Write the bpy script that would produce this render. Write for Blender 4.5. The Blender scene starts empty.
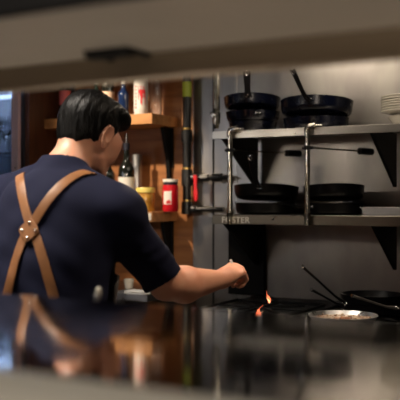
import bpy, bmesh, math, random
import numpy as np
from mathutils import Vector, Matrix
random.seed(7); np.random.seed(7)
S = bpy.context.scene
COL = S.collection
PI = math.pi
# ---------------------------------------------------------------- camera, world, lights, exposure
FPX = 833.0
cam_d = bpy.data.cameras.new('camera'); cam = bpy.data.objects.new('camera', cam_d); COL.objects.link(cam)
cam.location = (0, 0, 1.32); cam.rotation_euler = (PI/2, 0, 0)
cam_d.sensor_width = 36; cam_d.lens = FPX/400*36
cam_d.clip_start = .05
cam_d.dof.use_dof = True; cam_d.dof.focus_distance = 2.85; cam_d.dof.aperture_fstop = 75/23.0
S.camera = cam
w = bpy.data.worlds.new('world'); S.world = w; w.use_nodes = True
w.node_tree.nodes['Background'].inputs[0].default_value = (.9, .8, .7, 1)
w.node_tree.nodes['Background'].inputs[1].default_value = .02
S.view_settings.view_transform = 'Standard'; S.view_settings.look = 'None'
S.view_settings.gamma = 1; S.view_settings.use_curve_mapping = False
S.view_settings.exposure = 0.0

AK = math.radians(28); cA, sA = math.cos(AK), math.sin(AK)
K0 = (.0562, 3.6)
def KP(u, v, z): return (K0[0]+cA*u+sA*v, K0[1]-sA*u+cA*v, z)
def P(px, py, d): return ((px-200)/FPX*d, d, 1.32-(py-200)/FPX*d)
def u_at(px, v):
    r = (px-200)/FPX
    return (r*(K0[1]+cA*v)-K0[0]-sA*v)/(cA+r*sA)
def z_at(py, u, v): return 1.32-(py-200)/FPX*KP(u, v, 0)[1]

def area(name, loc, aim, sx, sy, power, color, spread=180):
    l = bpy.data.lights.new(name, 'AREA'); l.shape = 'RECTANGLE'; l.size = sx; l.size_y = sy
    l.energy = power; l.color = color; l.spread = math.radians(spread)
    o = bpy.data.objects.new(name, l); COL.objects.link(o); o.location = loc
    o.rotation_euler = (Vector(aim)-Vector(loc)).to_track_quat('-Z', 'Y').to_euler()
    return o
def spot(name, loc, aim, power, color, ang=40, blend=.5, r=.03):
    l = bpy.data.lights.new(name, 'SPOT'); l.energy = power; l.color = color
    l.spot_size = math.radians(ang); l.spot_blend = blend; l.shadow_soft_size = r
    o = bpy.data.objects.new(name, l); COL.objects.link(o); o.location = loc
    o.rotation_euler = (Vector(aim)-Vector(loc)).to_track_quat('-Z', 'Y').to_euler()
    return o
WARM = (1, .80, .60); NEUT = (1, .90, .78); COOL = (.62, .76, 1)
CEIL = 2.75
LAMPS = [(-1.0, 2.08), (.75, 2.15)]      # kitchen ceiling lights (x, y)
area('ceiling_lamp_light', (-1.0, 2.08, CEIL-.06), (-.85, 2.1, 0), .5, .5, 36, NEUT, 100)
area('ceiling_lamp_light', (.75, 2.15, CEIL-.06), (.75, 2.15, 0), .5, .5, 12, WARM, 95)
HOOD = [(.35, -.2), (.95, -.2)]
for hu, hv in HOOD:
    area('hood_lamp_light', KP(hu, hv, 2.07), KP(hu, hv+.30, 1.2), .5, .2, 3.2, (1, .86, .68))
spot('added_hood_spot', KP(.05, -.62, 2.06), (-.02, 2.5, 1.1), 40, (1, .80, .60), 60, .7)  # spot added under the hood front to brighten face and forearm
spot('added_hood_spot', KP(.72, -.62, 2.06), KP(.75, -.45, .9), 42, (1, .84, .66), 40, .7)  # another added spot, brightens the pan at the front of the range
spot('shelf_spot_light', KP(-1.0, -1.1, CEIL-.12), KP(-.64, .2, 1.60), 270, (1, .80, .58), 24, .5)
area('cabinet_lamp_light', KP(-1.65, .16, 2.02), KP(-1.65, .2, 0), .6, .05, 60.0, (.6, .75, 1))
area('added_streak_light', (-3.1, 1.75, 1.74), (0, 2.9, 1.6), .30, .36, 1.3, (.86, .90, 1), 120)  # added for the bright streak in the steel panel; no window there
area('wall_lamp_light', (-1.33, 2.12, 1.63), (.5, 3.8, 1.5), .24, .10, .8, (1, .88, .72), 120)
spot('added_wood_spot', (.02, 1.36, 1.74), (-.13, 4.0, 1.16), 62, (1, .80, .58), 17, .5)  # added spot, lifts the wood wall below the lower shelf
area('added_slab_fill', (-.15, -.6, 1.0), (0, 1.2, 1.5), .5, .3, 14, (1, .84, .66))  # fill added behind the camera for the underside of the overhead shelf
area('added_edge_fill', (-.3, -.1, CEIL-.06), (-.3, -.1, 1.1), 1.6, 1.6, 55, (1, .88, .72))  # large light added above the camera so the counter edge turns bright

# ---------------------------------------------------------------- materials
def mat(name, base=(.5, .5, .5), rough=.5, metal=0, **kw):
    m = bpy.data.materials.new(name); m.use_nodes = True
    n = m.node_tree.nodes; L = m.node_tree.links; b = n['Principled BSDF']
    b.inputs['Base Color'].default_value = (*base, 1); b.inputs['Roughness'].default_value = rough
    b.inputs['Metallic'].default_value = metal
    if 'sss' in kw:
        b.inputs['Subsurface Weight'].default_value = kw['sss']; b.inputs['Subsurface Radius'].default_value = (.012, .005, .003)
        b.inputs['Subsurface Scale'].default_value = 1
    if 'trans' in kw: b.inputs['Transmission Weight'].default_value = kw['trans']
    if 'ior' in kw: b.inputs['IOR'].default_value = kw['ior']
    if 'coat' in kw: b.inputs['Coat Weight'].default_value = kw['coat']; b.inputs['Coat Roughness'].default_value = .1
    if 'emit' in kw:
        b.inputs['Emission Color'].default_value = (*kw['emit'], 1); b.inputs['Emission Strength'].default_value = kw.get('es', 1)
    if 'alpha' in kw: b.inputs['Alpha'].default_value = kw['alpha']
    if 'spec' in kw: b.inputs['Specular IOR Level'].default_value = kw['spec']
    if 'sheen' in kw: b.inputs['Sheen Weight'].default_value = kw['sheen']
    tc = n.new('ShaderNodeTexCoord'); mp = n.new('ShaderNodeMapping'); L.new(tc.outputs['Object'], mp.inputs[0])
    mp.inputs['Scale'].default_value = kw.get('scale', (1, 1, 1))
    def noise(sc, det=4):
        t = n.new('ShaderNodeTexNoise'); t.inputs['Scale'].default_value = sc; t.inputs['Detail'].default_value = det
        L.new(mp.outputs[0], t.inputs[0]); return t
    if 'cvar' in kw:                       # (scale, dark colour, lo, hi)
        sc, c2, lo, hi = kw['cvar']; t = noise(sc); r = n.new('ShaderNodeValToRGB')
        r.color_ramp.elements[0].position = lo; r.color_ramp.elements[0].color = (*c2, 1)
        r.color_ramp.elements[1].position = hi; r.color_ramp.elements[1].color = (*base, 1)
        L.new(t.outputs['Fac'], r.inputs[0]); L.new(r.outputs[0], b.inputs['Base Color'])
    if 'rvar' in kw:                       # (scale, lo, hi)
        sc, lo, hi = kw['rvar']; t = noise(sc); r = n.new('ShaderNodeMapRange')
        r.inputs[1].default_value = .35; r.inputs[2].default_value = .65
        r.inputs[3].default_value = lo; r.inputs[4].default_value = hi
        L.new(t.outputs['Fac'], r.inputs[0]); L.new(r.outputs[0], b.inputs['Roughness'])
    if 'bump' in kw:                       # (scale, strength, dist)
        sc, st, di = kw['bump']; t = noise(sc, 3); bp = n.new('ShaderNodeBump')
        bp.inputs['Strength'].default_value = st; bp.inputs['Distance'].default_value = di
        L.new(t.outputs['Fac'], bp.inputs['Height']); L.new(bp.outputs[0], b.inputs['Normal'])
    return m
M = dict(
 counter=mat('brushed_counter_steel', (.29, .275, .265), .1, 1, rvar=(9, .05, .10), scale=(1, 6, 1), bump=(2, .04, .01)),
 slab=mat('overhead_steel', (.52, .48, .42), .5, .45, rvar=(6, .45, .55)),
 steelwall=mat('wall_steel', (.42, .39, .355), .3, 1, rvar=(3, .30, .39), scale=(2, 2, .9), bump=(2.2, .12, .02), cvar=(4, (.34, .31, .29), .35, .62)),
 lipm=mat('shaded_lip_steel', (.16, .125, .09), .5, .6),  # shade on the hanging lip is put into this dark base colour
 edge=mat('satin_edge_steel', (.23, .22, .20), .4, .3),
 lipm2=mat('worn_front_steel', (.23, .20, .16), .32, 1, rvar=(8, .26, .4)), letterm=mat('pale_raised_letters', (.75, .72, .65), .5, .2),
 steel=mat('shelf_steel', (.50, .47, .43), .3, 1, rvar=(6, .27, .34)),
 chrome=mat('chrome_pipe', (.75, .72, .66), .2, 1, cvar=(60, (.45, .38, .27), .35, .55)),
 blacksteel=mat('black_bracket', (.004, .004, .0045), .6, 0, spec=.2),
 dark=mat('dark_steel', (.05, .05, .052), .4, 1),
 blackpipe=mat('black_iron_pipe', (.010, .010, .011), .35, 0, spec=.5, bump=(120, .3, .002)),
 wood=mat('orange_plywood', (.36, .15, .05), .42, 0, cvar=(3, (.17, .06, .02), .3, .65), scale=(1, 1, 9), coat=.2),
 shelfwood=mat('pine_shelf_wood', (.52, .25, .09), .4, 0, cvar=(4, (.33, .13, .04), .3, .65), scale=(1, 8, 8)),
 darkwood=mat('dark_post_wood', (.10, .035, .015), .45, 0, cvar=(4, (.05, .018, .01), .3, .65), scale=(8, 8, 1)),
 pan=mat('blue_black_pan', (.004, .006, .018), .22, .2, rvar=(30, .16, .3), cvar=(18, (.003, .003, .005), .35, .6)),
 panblack=mat('black_pan', (.003, .003, .004), .35, 0, spec=.3, rvar=(30, .3, .45)),
 handle=mat('pan_handle_black', (.012, .012, .014), .33, .6),
 rivet=mat('rivet_steel', (.8, .8, .8), .2, 1),
 alum=mat('aluminium_pan', (.62, .62, .63), .34, 1, rvar=(20, .25, .45)),
 porcelain=mat('white_porcelain', (.72, .68, .60), .18, 0),
 skin=mat('skin', (.60, .30, .19), .45, 0, sss=.12, cvar=(14, (.56, .25, .16), .3, .7), bump=(220, .12, .001)),
 hair=mat('black_hair', (.0025, .0023, .0023), .42, 0, spec=.16, scale=(5, .6, 1.4), bump=(42, .8, .004)),
 shirt=mat('navy_cotton', (.0042, .0055, .021), .9, 0, spec=.2, bump=(350, .25, .001)),
 trouser=mat('charcoal_cotton', (.015, .015, .018), .9, 0, bump=(300, .3, .001)),
 leather=mat('tan_leather', (.23, .092, .026), .5, 0, cvar=(25, (.17, .065, .018), .3, .7), bump=(260, .3, .001)),
 denim=mat('apron_cloth', (.06, .05, .045), .9),
 shoe=mat('black_shoe', (.01, .01, .01), .4),
 white=mat('eye_white', (.8, .78, .74), .2), iris=mat('eye_iris', (.02, .01, .006), .1),
 tape=mat('yellow_green_tape', (.42, .50, .05), .45), gold=mat('brass_band', (.7, .48, .16), .35, 1),
 redrub=mat('red_rubber', (.62, .012, .02), .4),
 glassdark=mat('dark_bottle_glass', (.008, .010, .008), .08, 0, coat=.5),
 glassblue=mat('blue_bottle_glass', (.008, .02, .07), .08, 0, coat=.5),
 glassgreen=mat('green_bottle_glass', (.01, .10, .07), .08, 0, coat=.5),
 glass=mat('clear_glass', (.95, .97, 1), .03, 0, trans=1, ior=1.45),
 pane=mat('window_glass', (.9, .95, 1), .02, 0, trans=1, ior=1.02),
 honey=mat('amber_preserve', (.50, .27, .045), .25, 0, cvar=(30, (.30, .13, .02), .35, .6)),
 redsauce=mat('red_preserve', (.50, .01, .02), .2, 0, coat=.5),
 labelw=mat('white_label', (.70, .68, .64), .6), labelc=mat('cream_label', (.70, .50, .36), .6),
 labelr=mat('red_label', (.65, .03, .04), .5), labelp=mat('pink_label', (.70, .16, .17), .5),
 capw=mat('white_cap', (.72, .70, .66), .4), capy=mat('yellow_lid', (.62, .50, .12), .4), capb=mat('dark_cap', (.02, .02, .03), .3),
 tile=mat('floor_quarry_tile', (.10, .07, .055), .5, 0, cvar=(7, (.06, .045, .04), .3, .7)),
 plaster=mat('dim_plaster', (.045, .036, .03), .8, 0, bump=(30, .2, .004)),
 ceilm=mat('ceiling_paint', (.22, .20, .18), .85, 0),
 front=mat('pass_wall_dark', (.03, .028, .026), .6, 0),
 lamp=mat('lamp_diffuser', (1, .9, .8), .4, 0, emit=(1, .85, .65), es=4),
 flame=mat('orange_flame', (.9, .2, .08), .5, 0, emit=(1, .16, .06), es=1.6),
 flame2=mat('flame_core', (1, .5, .2), .5, 0, emit=(1, .42, .2), es=2.0),
 sauce=mat('tomato_sauce', (.46, .36, .26), .35, 0, cvar=(75, (.10, .025, .008), .44, .52), bump=(90, .8, .006)),
 towel=mat('white_towel', (.80, .78, .74), .9, 0, bump=(120, .5, .003)),
 cabin=mat('cabinet_interior', (.035, .04, .055), .5, 0), cabframe=mat('cabinet_frame', (.62, .48, .56), .4, 0),
 brownpost=mat('painted_brown_panel', (.07, .028, .014), .5), bluegrey=mat('blue_grey_panel', (.045, .055, .08), .45),
)

# ---------------------------------------------------------------- mesh helpers
class MB:
    def __init__(s): s.v = []; s.f = []
    def add(s, vs, fs):
        n = len(s.v); s.v += [tuple(map(float, q)) for q in vs]; s.f += [tuple(i+n for i in f) for f in fs]; return s
    def box(s, x0, x1, y0, y1, z0, z1):
        return s.add([(x0,y0,z0),(x1,y0,z0),(x1,y1,z0),(x0,y1,z0),(x0,y0,z1),(x1,y0,z1),(x1,y1,z1),(x0,y1,z1)],
                     [(0,3,2,1),(4,5,6,7),(0,1,5,4),(1,2,6,5),(2,3,7,6),(3,0,4,7)])
    def tube(s, pts, r, n=14, cap=True):
        pts = [Vector(p) for p in pts]; rs = r if isinstance(r, (list, tuple)) else [r]*len(pts)
        vs = []; prev = None
        for i, p in enumerate(pts):
            a = pts[max(0, i-1)]; b = pts[min(len(pts)-1, i+1)]; t = (b-a).normalized()
            if prev is None: x = t.orthogonal().normalized()
            else:
                x = prev-t*prev.dot(t); x = x.normalized() if x.length > 1e-6 else t.orthogonal().normalized()
            prev = x; y = t.cross(x)
            for k in range(n):
                q = 2*PI*k/n; vs.append(p+(x*math.cos(q)+y*math.sin(q))*rs[i])
        fs = [(i*n+k, i*n+(k+1)%n, (i+1)*n+(k+1)%n, (i+1)*n+k) for i in range(len(pts)-1) for k in range(n)]
        if cap: fs += [tuple(range(n))[::-1], tuple(range((len(pts)-1)*n, len(pts)*n))]
        return s.add(vs, fs)
    def lathe(s, prof, c=(0, 0, 0), n=40, axis=None):
        vs = []; R = Matrix.Identity(3)
        if axis is not None: R = Vector((0, 0, 1)).rotation_difference(Vector(axis)).to_matrix()
        for r, z in prof:
            for k in range(n):
                q = 2*PI*k/n; vs.append(Vector(c)+R@Vector((r*math.cos(q), r*math.sin(q), z)))
        fs = [(i*n+k, i*n+(k+1)%n, (i+1)*n+(k+1)%n, (i+1)*n+k) for i in range(len(prof)-1) for k in range(n)]
        if prof[0][0] > 1e-6: fs.append(tuple(range(n))[::-1])
        if prof[-1][0] > 1e-6: fs.append(tuple(range((len(prof)-1)*n, len(prof)*n)))
        return s.add(vs, fs)
    def prism(s, poly, d):                   # poly: list of 3-D points, extruded by vector d
        n = len(poly); d = Vector(d); vs = [Vector(p) for p in poly]+[Vector(p)+d for p in poly]
        return s.add(vs, [tuple(range(n))[::-1], tuple(range(n, 2*n))]+[(i, (i+1)%n, n+(i+1)%n, n+i) for i in range(n)])
    def sphere(s, c, r, n=16, sc=(1, 1, 1)):
        vs = []; m = n//2
        for i in range(m+1):
            t = PI*i/m
            for k in range(n): vs.append((c[0]+sc[0]*r*math.sin(t)*math.cos(2*PI*k/n), c[1]+sc[1]*r*math.sin(t)*math.sin(2*PI*k/n), c[2]+sc[2]*r*math.cos(t)))
        return s.add(vs, [(i*n+k, (i+1)*n+k, (i+1)*n+(k+1)%n, i*n+(k+1)%n) for i in range(m) for k in range(n)])
    def build(s, name, m, parent=None, bevel=0, smooth=True):
        me = bpy.data.meshes.new(name); me.from_pydata(s.v, [], s.f)
        bm = bmesh.new(); bm.from_mesh(me)
        bmesh.ops.remove_doubles(bm, verts=bm.verts, dist=1e-6); bmesh.ops.recalc_face_normals(bm, faces=bm.faces)
        bm.to_mesh(me); bm.free()
        if isinstance(m, str): m = M[m]
        me.materials.append(m)
        o = bpy.data.objects.new(name, me); COL.objects.link(o)
        if parent: o.parent = parent
        if smooth:
            me.polygons.foreach_set('use_smooth', [True]*len(me.polygons))
            me.set_sharp_from_angle(angle=math.radians(35))
        if bevel:
            b = o.modifiers.new('bevel', 'BEVEL'); b.width = bevel; b.segments = 2; b.limit_method = 'ANGLE'; b.harden_normals = False
        return o
def thing(name, label, cat, loc=(0, 0, 0), rz=0, group=None):
    o = bpy.data.objects.new(name, None); COL.objects.link(o); o.empty_display_size = .05
    o.location = loc; o.rotation_euler = (0, 0, rz); o['label'] = label; o['category'] = cat
    if group: o['group'] = group
    return o
def tag(o, label, cat, group=None, kind=None):
    o['label'] = label; o['category'] = cat
    if group: o['group'] = group
    if kind: o['kind'] = kind
    return o
def struct(o, loc=None, rz=0):
    o['kind'] = 'structure'
    if loc is not None: o.location = loc; o.rotation_euler = (0, 0, rz)
    return o
def kthing(name, label, cat, u, v, z, group=None): return thing(name, label, cat, KP(u, v, z), -AK, group)
def dup(root, loc, rz, label, group=None):
    r = root.copy(); COL.objects.link(r); r.location = loc; r.rotation_euler = (0, 0, rz); r['label'] = label
    if group: r['group'] = group
    for ch in list(root.children):
        c = ch.copy(); COL.objects.link(c); c.parent = r
        for g in ch.children:
            d = g.copy(); COL.objects.link(d); d.parent = c
    return r

# ---------------------------------------------------------------- room shell
struct(MB().box(-3.2, 3.2, -1.6, 6.0, -.1, 0).build('floor', 'tile'))
struct(MB().box(-3.2, 3.2, -1.6, 6.0, CEIL, CEIL+.1).build('ceiling', 'ceilm'))
WV = .42; UB = u_at(193, WV)
struct(MB().box(UB, 3.0, WV, WV+.1, 0, CEIL).build('wall_back', 'steelwall'), (K0[0], K0[1], 0), -AK)
struct(MB().box(-2.9, UB, WV, WV+.1, 0, CEIL).build('wall_left', 'wood'), (K0[0], K0[1], 0), -AK)
struct(MB().box(-3.3, -3.2, -1.6, 6.0, 0, CEIL).build('wall_side', 'plaster'))
struct(MB().box(3.2, 3.3, -1.6, 6.0, 0, CEIL).build('wall_right', 'plaster'))
struct(MB().box(-3.2, 3.2, -1.7, -1.6, 0, CEIL).build('wall_rear', 'plaster'))
# seams of the steel wall
for i, (px, w_) in enumerate([(213.5, .004), (236, .006)]):
    uu = u_at(px, WV)
    struct(MB().box(uu-w_, uu+w_, WV-.004, WV+.001, 0, CEIL).build('trim_%d' % (i+1), 'steel' if i else 'dark'), (K0[0], K0[1], 0), -AK)
# pass wall around the opening (runs along the counter)
AC = math.radians(30); cC, sC = math.cos(AC), math.sin(AC)
ZC = 1.32-.16
C0 = ((0-200)/FPX*1.43, 1.43)                     # far edge of the counter at the left of the frame
struct(MB().box(-1.9, 2.2, -.42, -.22, 0, ZC-.07).build('wall_front', 'front'), (C0[0], C0[1], 0), -AC)
struct(MB().box(-1.9, 2.2, -.31, -.11, 1.71, CEIL).build('wall_upper', 'front'), (C0[0], C0[1], 0), -AC)

# ---------------------------------------------------------------- pass counter and overhead shelf
t = thing('pass_counter', 'long brushed steel pass counter with rounded edge in the blurred foreground', 'counter', (C0[0], C0[1], 0), -AC)
DEPTH = .50
prof = [(0, ZC), (0, ZC-.035), (-.006, ZC-.04), (-.02, ZC-.045), (-DEPTH+.03, ZC-.045)]
edge = []
for k in range(13):
    a = PI*k/12; prof.append((-DEPTH+.025-.075*math.sin(a) if k < 12 else -DEPTH+.025, ZC-.028-.028*math.cos(a)*(.6 if k < 6 else 1)))
edge = prof[5:]; prof = prof[:5]+[(-DEPTH+.025, ZC-.0448), (-DEPTH+.025, ZC)]
MB().prism([(-1.9, y, z) for y, z in prof], (4.1, 0, 0)).build('worktop', 'counter', t)
MB().prism([(-1.9, y, z) for y, z in edge], (4.1, 0, 0)).build('rolled_edge', 'edge', t)
for x in (-1.2, 0, 1.2):
    MB().prism([(x, -.21, ZC-.047), (x, -.02, ZC-.047), (x, -.21, ZC-.25)], (.02, 0, 0)).build('bracket', 'blacksteel', t)
t = thing('overhead_shelf', 'blurred stainless steel overhead shelf above the pass opening', 'shelf', (C0[0], C0[1], 0), -AC)
ZS = 1.32+.222
MB().box(-1.9, 2.2, -.315, -.012, ZS, ZS+.035).build('shelf_board', 'slab', t, bevel=.004)
MB().prism([(-1.9, y, z) for y, z in [(-.016, ZS-.004), (-.016, ZS-.030), (-.020, ZS-.036), (-.012, ZS-.042), (0, ZS-.036), (0, ZS+.045), (-.016, ZS+.045)]], (4.1, 0, 0)).build('back_lip', 'lipm', t)
MB().box(-1.9, 2.2, -.33, -.315, ZS-.004, ZS+.16).build('front_panel', 'blacksteel', t, bevel=.003)
# black slotted bracket under the shelf
xb, yb = (132-200)/FPX*1.28-C0[0], 1.28-C0[1]
ux, uy = xb*cC-yb*sC, xb*sC+yb*cC
m = MB(); m.box(ux-.038, ux+.038, uy-.07, uy-.045, ZS-.012, ZS); m.box(ux-.038, ux-.03, uy-.07, uy+.02, ZS-.008, ZS); m.box(ux+.03, ux+.038, uy-.07, uy+.0, ZS-.008, ZS)
m.box(ux-.038, ux+.038, uy-.045, uy-.03, ZS-.006, ZS)
m.build('slot_bracket', 'blacksteel', t, bevel=.002)

# ---------------------------------------------------------------- wall shelves over the range
def wall_shelf(ztop, lip, z_label, label):
    t = kthing('steel_shelf', label, 'shelf', 0, 0, ztop, 'steel shelves above the range')
    L = 1.75
    MB().box(0, L, -.006, -.0005, -lip, -.001).build('front_lip', 'lipm2' if lip > .035 else 'steel', t, bevel=.001)
    m = MB(); m.box(0, L, .0, WV-.002, -.006, 0); m.box(0, .004, .0, WV-.002, -.02, -.006)
    m.build('shelf_board', 'steel', t, bevel=.0015)
    for u, in ((.028,), (.685,), (1.35,)):
        MB().prism([(u, .02, -.007), (u, WV-.03, -.007), (u, WV-.03, -.24), (u, WV-.045, -.24), (u, .02, -.03)], (.012, 0, 0)).build('bracket', 'blacksteel', t)
    return t
Z1, Z2 = 1.616, 1.257
top_shelf = wall_shelf(Z1, .033, 0, 'upper steel wall shelf carrying pan stacks and white plates')
low_shelf = wall_shelf(Z2, .040, 0, 'lower steel wall shelf with raised letters on its front edge')
fc = bpy.data.curves.new('lettering', 'FONT'); fc.body = 'FOSTER'; fc.size = .036; fc.extrude = .0012; fc.space_character = 1.08; fc.offset = .0005
fo = bpy.data.objects.new('tmp', fc); COL.objects.link(fo)
bpy.context.view_layer.update()
me = bpy.data.meshes.new_from_object(fo.evaluated_get(bpy.context.evaluated_depsgraph_get())); COL.objects.unlink(fo); bpy.data.objects.remove(fo)
me.materials.clear(); me.materials.append(M['letterm'])
fo = bpy.data.objects.new('lettering', me); COL.objects.link(fo); fo.parent = low_shelf
fo.rotation_euler = (PI/2, 0, 0); fo.location = (.045, -.0072, -.034)

# chrome posts in front of the shelves
def post(px, label):
    u = u_at(px, -.022); t = kthing('gas_post', label, 'pipe', u, -.022, Z2-.02, 'chrome posts joining the two steel shelves')
    h = Z1-Z2+.02
    MB().tube([(0, 0, .0), (0, 0, h-.022)], .0105, 18).build('post_tube', 'chrome', t)
    m = MB(); m.tube([(0, 0, h-.03), (0, 0, h-.012), (.004, 0, h-.002), (.014, 0, h+.003), (.03, 0, h+.003)], .0145, 16)
    m.tube([(.03, 0, h+.003), (.034, 0, h+.003)], .017, 16)
    m.build('elbow', 'chrome', t)
    MB().tube([(.03, 0, h+.003), (.062, 0, h+.003)], .0065, 12).build('nozzle', 'chrome', t)
    m = MB(); m.tube([(0, 0, .012), (0, 0, .03)], .015, 6); m.tube([(0, 0, .032), (0, 0, .04)], .0125, 16); m.tube([(0, 0, -.02), (0, 0, .01)], .0125, 16)
    m.build('fitting', 'chrome', t)
    m = MB(); zc = h-.085; m.tube([(0, 0, zc-.008), (0, 0, zc+.008)], .016, 16); m.tube([(-.022, 0, zc), (.024, 0, zc)], .006, 10)
    m.build('clamp', 'blackpipe', t)
    return t, zc
for px, ptarget, lab in ((230, 300, 'chrome post at the left end of the steel shelves'), (307.5, 372, 'chrome post near the middle of the steel shelves')):
    t, zc = post(px, lab)
    u0 = u_at(px, -.022); u1 = u_at(ptarget, WV-.05)
    dx = (u1-u0); dy = WV-.03
    MB().tube([(.012, 0, zc), (dx, dy, zc-.0)], .0035, 10).build('stay_rod', 'chrome', t)
    f = .80
    MB().tube([(dx*f, dy*f, zc), (dx*.995, dy*.995, zc)], .0155, 14).build('rod_grip', 'blackpipe', t)

# pipe with valve left of the pans
u = u_at(216.5, .03)
t = kthing('riser_pipe', 'pale vertical riser pipe with chrome valve beside the pan stack', 'pipe', u, .03, 0)
zv = z_at(116, u, .03)
MB().tube([(0, 0, zv+.03), (0, 0, 2.076)], .015, 16).build('pipe', 'chrome', t)
m = MB(); m.tube([(0, 0, zv-.055), (0, 0, zv-.035)], .012, 6); m.tube([(0, 0, zv-.035), (0, 0, zv-.01)], .016, 16); m.tube([(0, 0, zv-.01), (0, 0, zv+.015)], .019, 8); m.tube([(0, 0, zv+.015), (0, 0, zv+.04)], .0145, 6)
m.tube([(-.004, -.03, zv+.0), (-.004, .0, zv+.0)], .009, 8); m.tube([(-.03, 0, zv+.012), (0, 0, zv+.012)], .008, 8)
m.build('valve', 'chrome', t)
# black iron pipe with branches
u = u_at(187, .36)
t = kthing('iron_pipe', 'black vertical iron pipe with yellow green tape between wood and steel', 'pipe', u, .36, 0)
def zy(py): return z_at(py, u, .36)
MB().tube([(0, 0, zy(214)), (0, 0, CEIL)], .021, 20).build('pipe', 'blackpipe', t)
MB().tube([(0, 0, zy(97)), (0, 0, zy(82))], .0225, 20).build('tape_band', 'tape', t)
for py in (129, 168.5, 200.5): MB().tube([(0, 0, zy(py+.8)), (0, 0, zy(py-.8))], .0245, 20).build('brass_ring', 'gold', t)
for a, b in ((142, 131), (186, 170), (214, 202)): MB().tube([(0, 0, zy(a)), (0, 0, zy(b))], .0275, 20).build('coupling', 'blackpipe', t)
m = MB()
zb = zy(178); m.tube([(.02, 0, zb), (.22, 0, zb)], .012, 16); m.tube([(.03, 0, zb), (.06, 0, zb)], .021, 16); m.tube([(.08, 0, zb), (.12, 0, zb)], .019, 8); m.tube([(.14, 0, zb), (.19, 0, zb)], .021, 16)
m.tube([(.06, -.0, zb), (.06, -.03, zb)], .01, 12)
m.build('branch_pipe', 'blackpipe', t)
m = MB(); zb2 = zy(209); m.tube([(0, 0, zb2), (.20, 0, zb2)], .012, 16); m.tube([(.03, 0, zb2), (.05, 0, zb2)], .02, 16)
m.build('branch_pipe', 'blackpipe', t)
m = MB(); m.prism([(x_, -.034, z_) for x_, z_ in ((.05, zb+.012), (.072, zb+.012), (.070, zb-.04), (.076, zb-.07), (.075, zb-.105), (.066, zb-.118), (.056, zb-.105), (.053, zb-.07), (.056, zb-.04))], (0, .012, 0))
m.build('valve_lever', 'redrub', t, bevel=.003)

# ---------------------------------------------------------------- hood
t = kthing('extraction_hood', 'steel extraction hood above the range', 'hood', 0, 0, 2.08)
m = MB(); m.prism([(-.1, -.72, 0), (-.1, WV-.003, 0), (-.1, WV-.003, .6), (-.1, -.35, .6), (-.1, -.72, .12)], (2.0, 0, 0)); m.build('hood_body', 'steel', t)
for hu, hv in HOOD: MB().box(hu-.13, hu+.13, hv-.08, hv+.08, -.006, .01).build('lamp_housing', 'dark', t)
for lx, ly in LAMPS:
    lab = 'square ceiling light over the left of the kitchen' if lx < 0 else 'square ceiling light over the right of the kitchen'
    t = thing('ceiling_light', lab, 'lamp', (lx, ly, CEIL), 0)
    MB().box(-.29, .29, -.29, .29, -.05, 0).build('housing', 'capw', t, bevel=.004)

# ---------------------------------------------------------------- wooden wall shelves
def wood_shelf(py_top, thick, label, i):
    u1 = -.411; v0 = .17; z = z_at(py_top, u1, v0)
    t = kthing('wooden_shelf', label, 'shelf', u1, v0, z, 'wooden wall shelves')
    MB().box(-.78, 0, 0, WV-v0-.002, -thick, 0).build('shelf_board', 'shelfwood', t, bevel=.002)
    for ub in (-.055, -.62):
        m = MB(); y1 = WV-v0-.003
        m.prism([(ub, y1-.08, -thick-.001), (ub, y1, -thick-.001), (ub, y1, -thick-.30), (ub, y1-.012, -thick-.30), (ub, y1-.028, -thick-.16), (ub, y1-.08, -thick-.012)], (.02, 0, 0))
        m.box(ub-.012, ub+.032, y1-.006, y1, -thick-.20, -thick-.001)
        m.build('bracket', 'blacksteel', t)
    return z
ZW1 = wood_shelf(113, .050, 'upper wooden wall shelf lined with bottles', 0)
ZW2 = wood_shelf(212, .048, 'lower wooden wall shelf carrying the red jar', 1)

def lathe_thing(name, label, cat, px, v, z, parts, group=None):
    u = u_at(px, v); t = kthing(name, label, cat, u, v, z+.001, group)
    for pn, prof, mm in parts: MB().lathe(prof, n=32).build(pn, mm, t)
    return t
def bottle(name, label, px, v, z, r, h, glass, lab, cap, lab_z=(.25, .55), group='bottles on the wooden shelves', pour=False):
    body = [(0, 0), (r*.92, 0), (r, .006), (r, h*.58), (r*.94, h*.64), (r*.62, h*.70), (r*.40, h*.76), (r*.36, h*.84), (r*.36, h*.93), (0, h*.93)]
    parts = [('glass_body', body, glass), ('cap', [(0, h*.90), (r*.42, h*.90), (r*.42, h), (0, h)], cap)]
    if lab: parts.append(('label_wrap', [(r*1.0, h*lab_z[0]), (r*1.015, h*lab_z[0]), (r*1.015, h*lab_z[1]), (r*1.0, h*lab_z[1])], lab))
    if pour: parts.append(('pourer', [(0, h), (.007, h), (.005, h+.035), (.004, h+.05), (0, h+.05)], 'rivet'))
    return lathe_thing(name, label, 'bottle', px, v, z, parts, group)
bottle('green_bottle', 'teal green bottle at the left end of the upper wooden shelf', 47.5, .27, ZW1, .026, .24, 'glassgreen', None, 'capb')
bottle('sauce_bottle', 'bottle with pinkish red label just left of the hair on upper shelf', 65, .26, ZW1, .030, .25, 'glassdark', 'labelp', 'labelp', (.3, .6))
bottle('sauce_bottle', 'white capped bottle behind the top of the head', 96, .30, ZW1, .027, .20, 'glassgreen', 'labelw', 'capw', (.3, .5))
bottle('wine_bottle', 'dark bottle with cream label above the forehead', 108, .27, ZW1, .032, .28, 'glassdark', 'labelc', 'capb', (.3, .46))
bottle('blue_bottle', 'dark blue bottle with pale shoulder on upper wooden shelf', 123.5, .25, ZW1, .028, .18, 'glassblue', None, 'capw')
t = bottle('spirit_bottle', 'clear bottle with white and red label on upper shelf end', 141, .245, ZW1, .034, .31, 'labelw', 'labelw', 'capb', (.08, .55))
m = MB()                                            # red flash wrapped on the label
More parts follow.
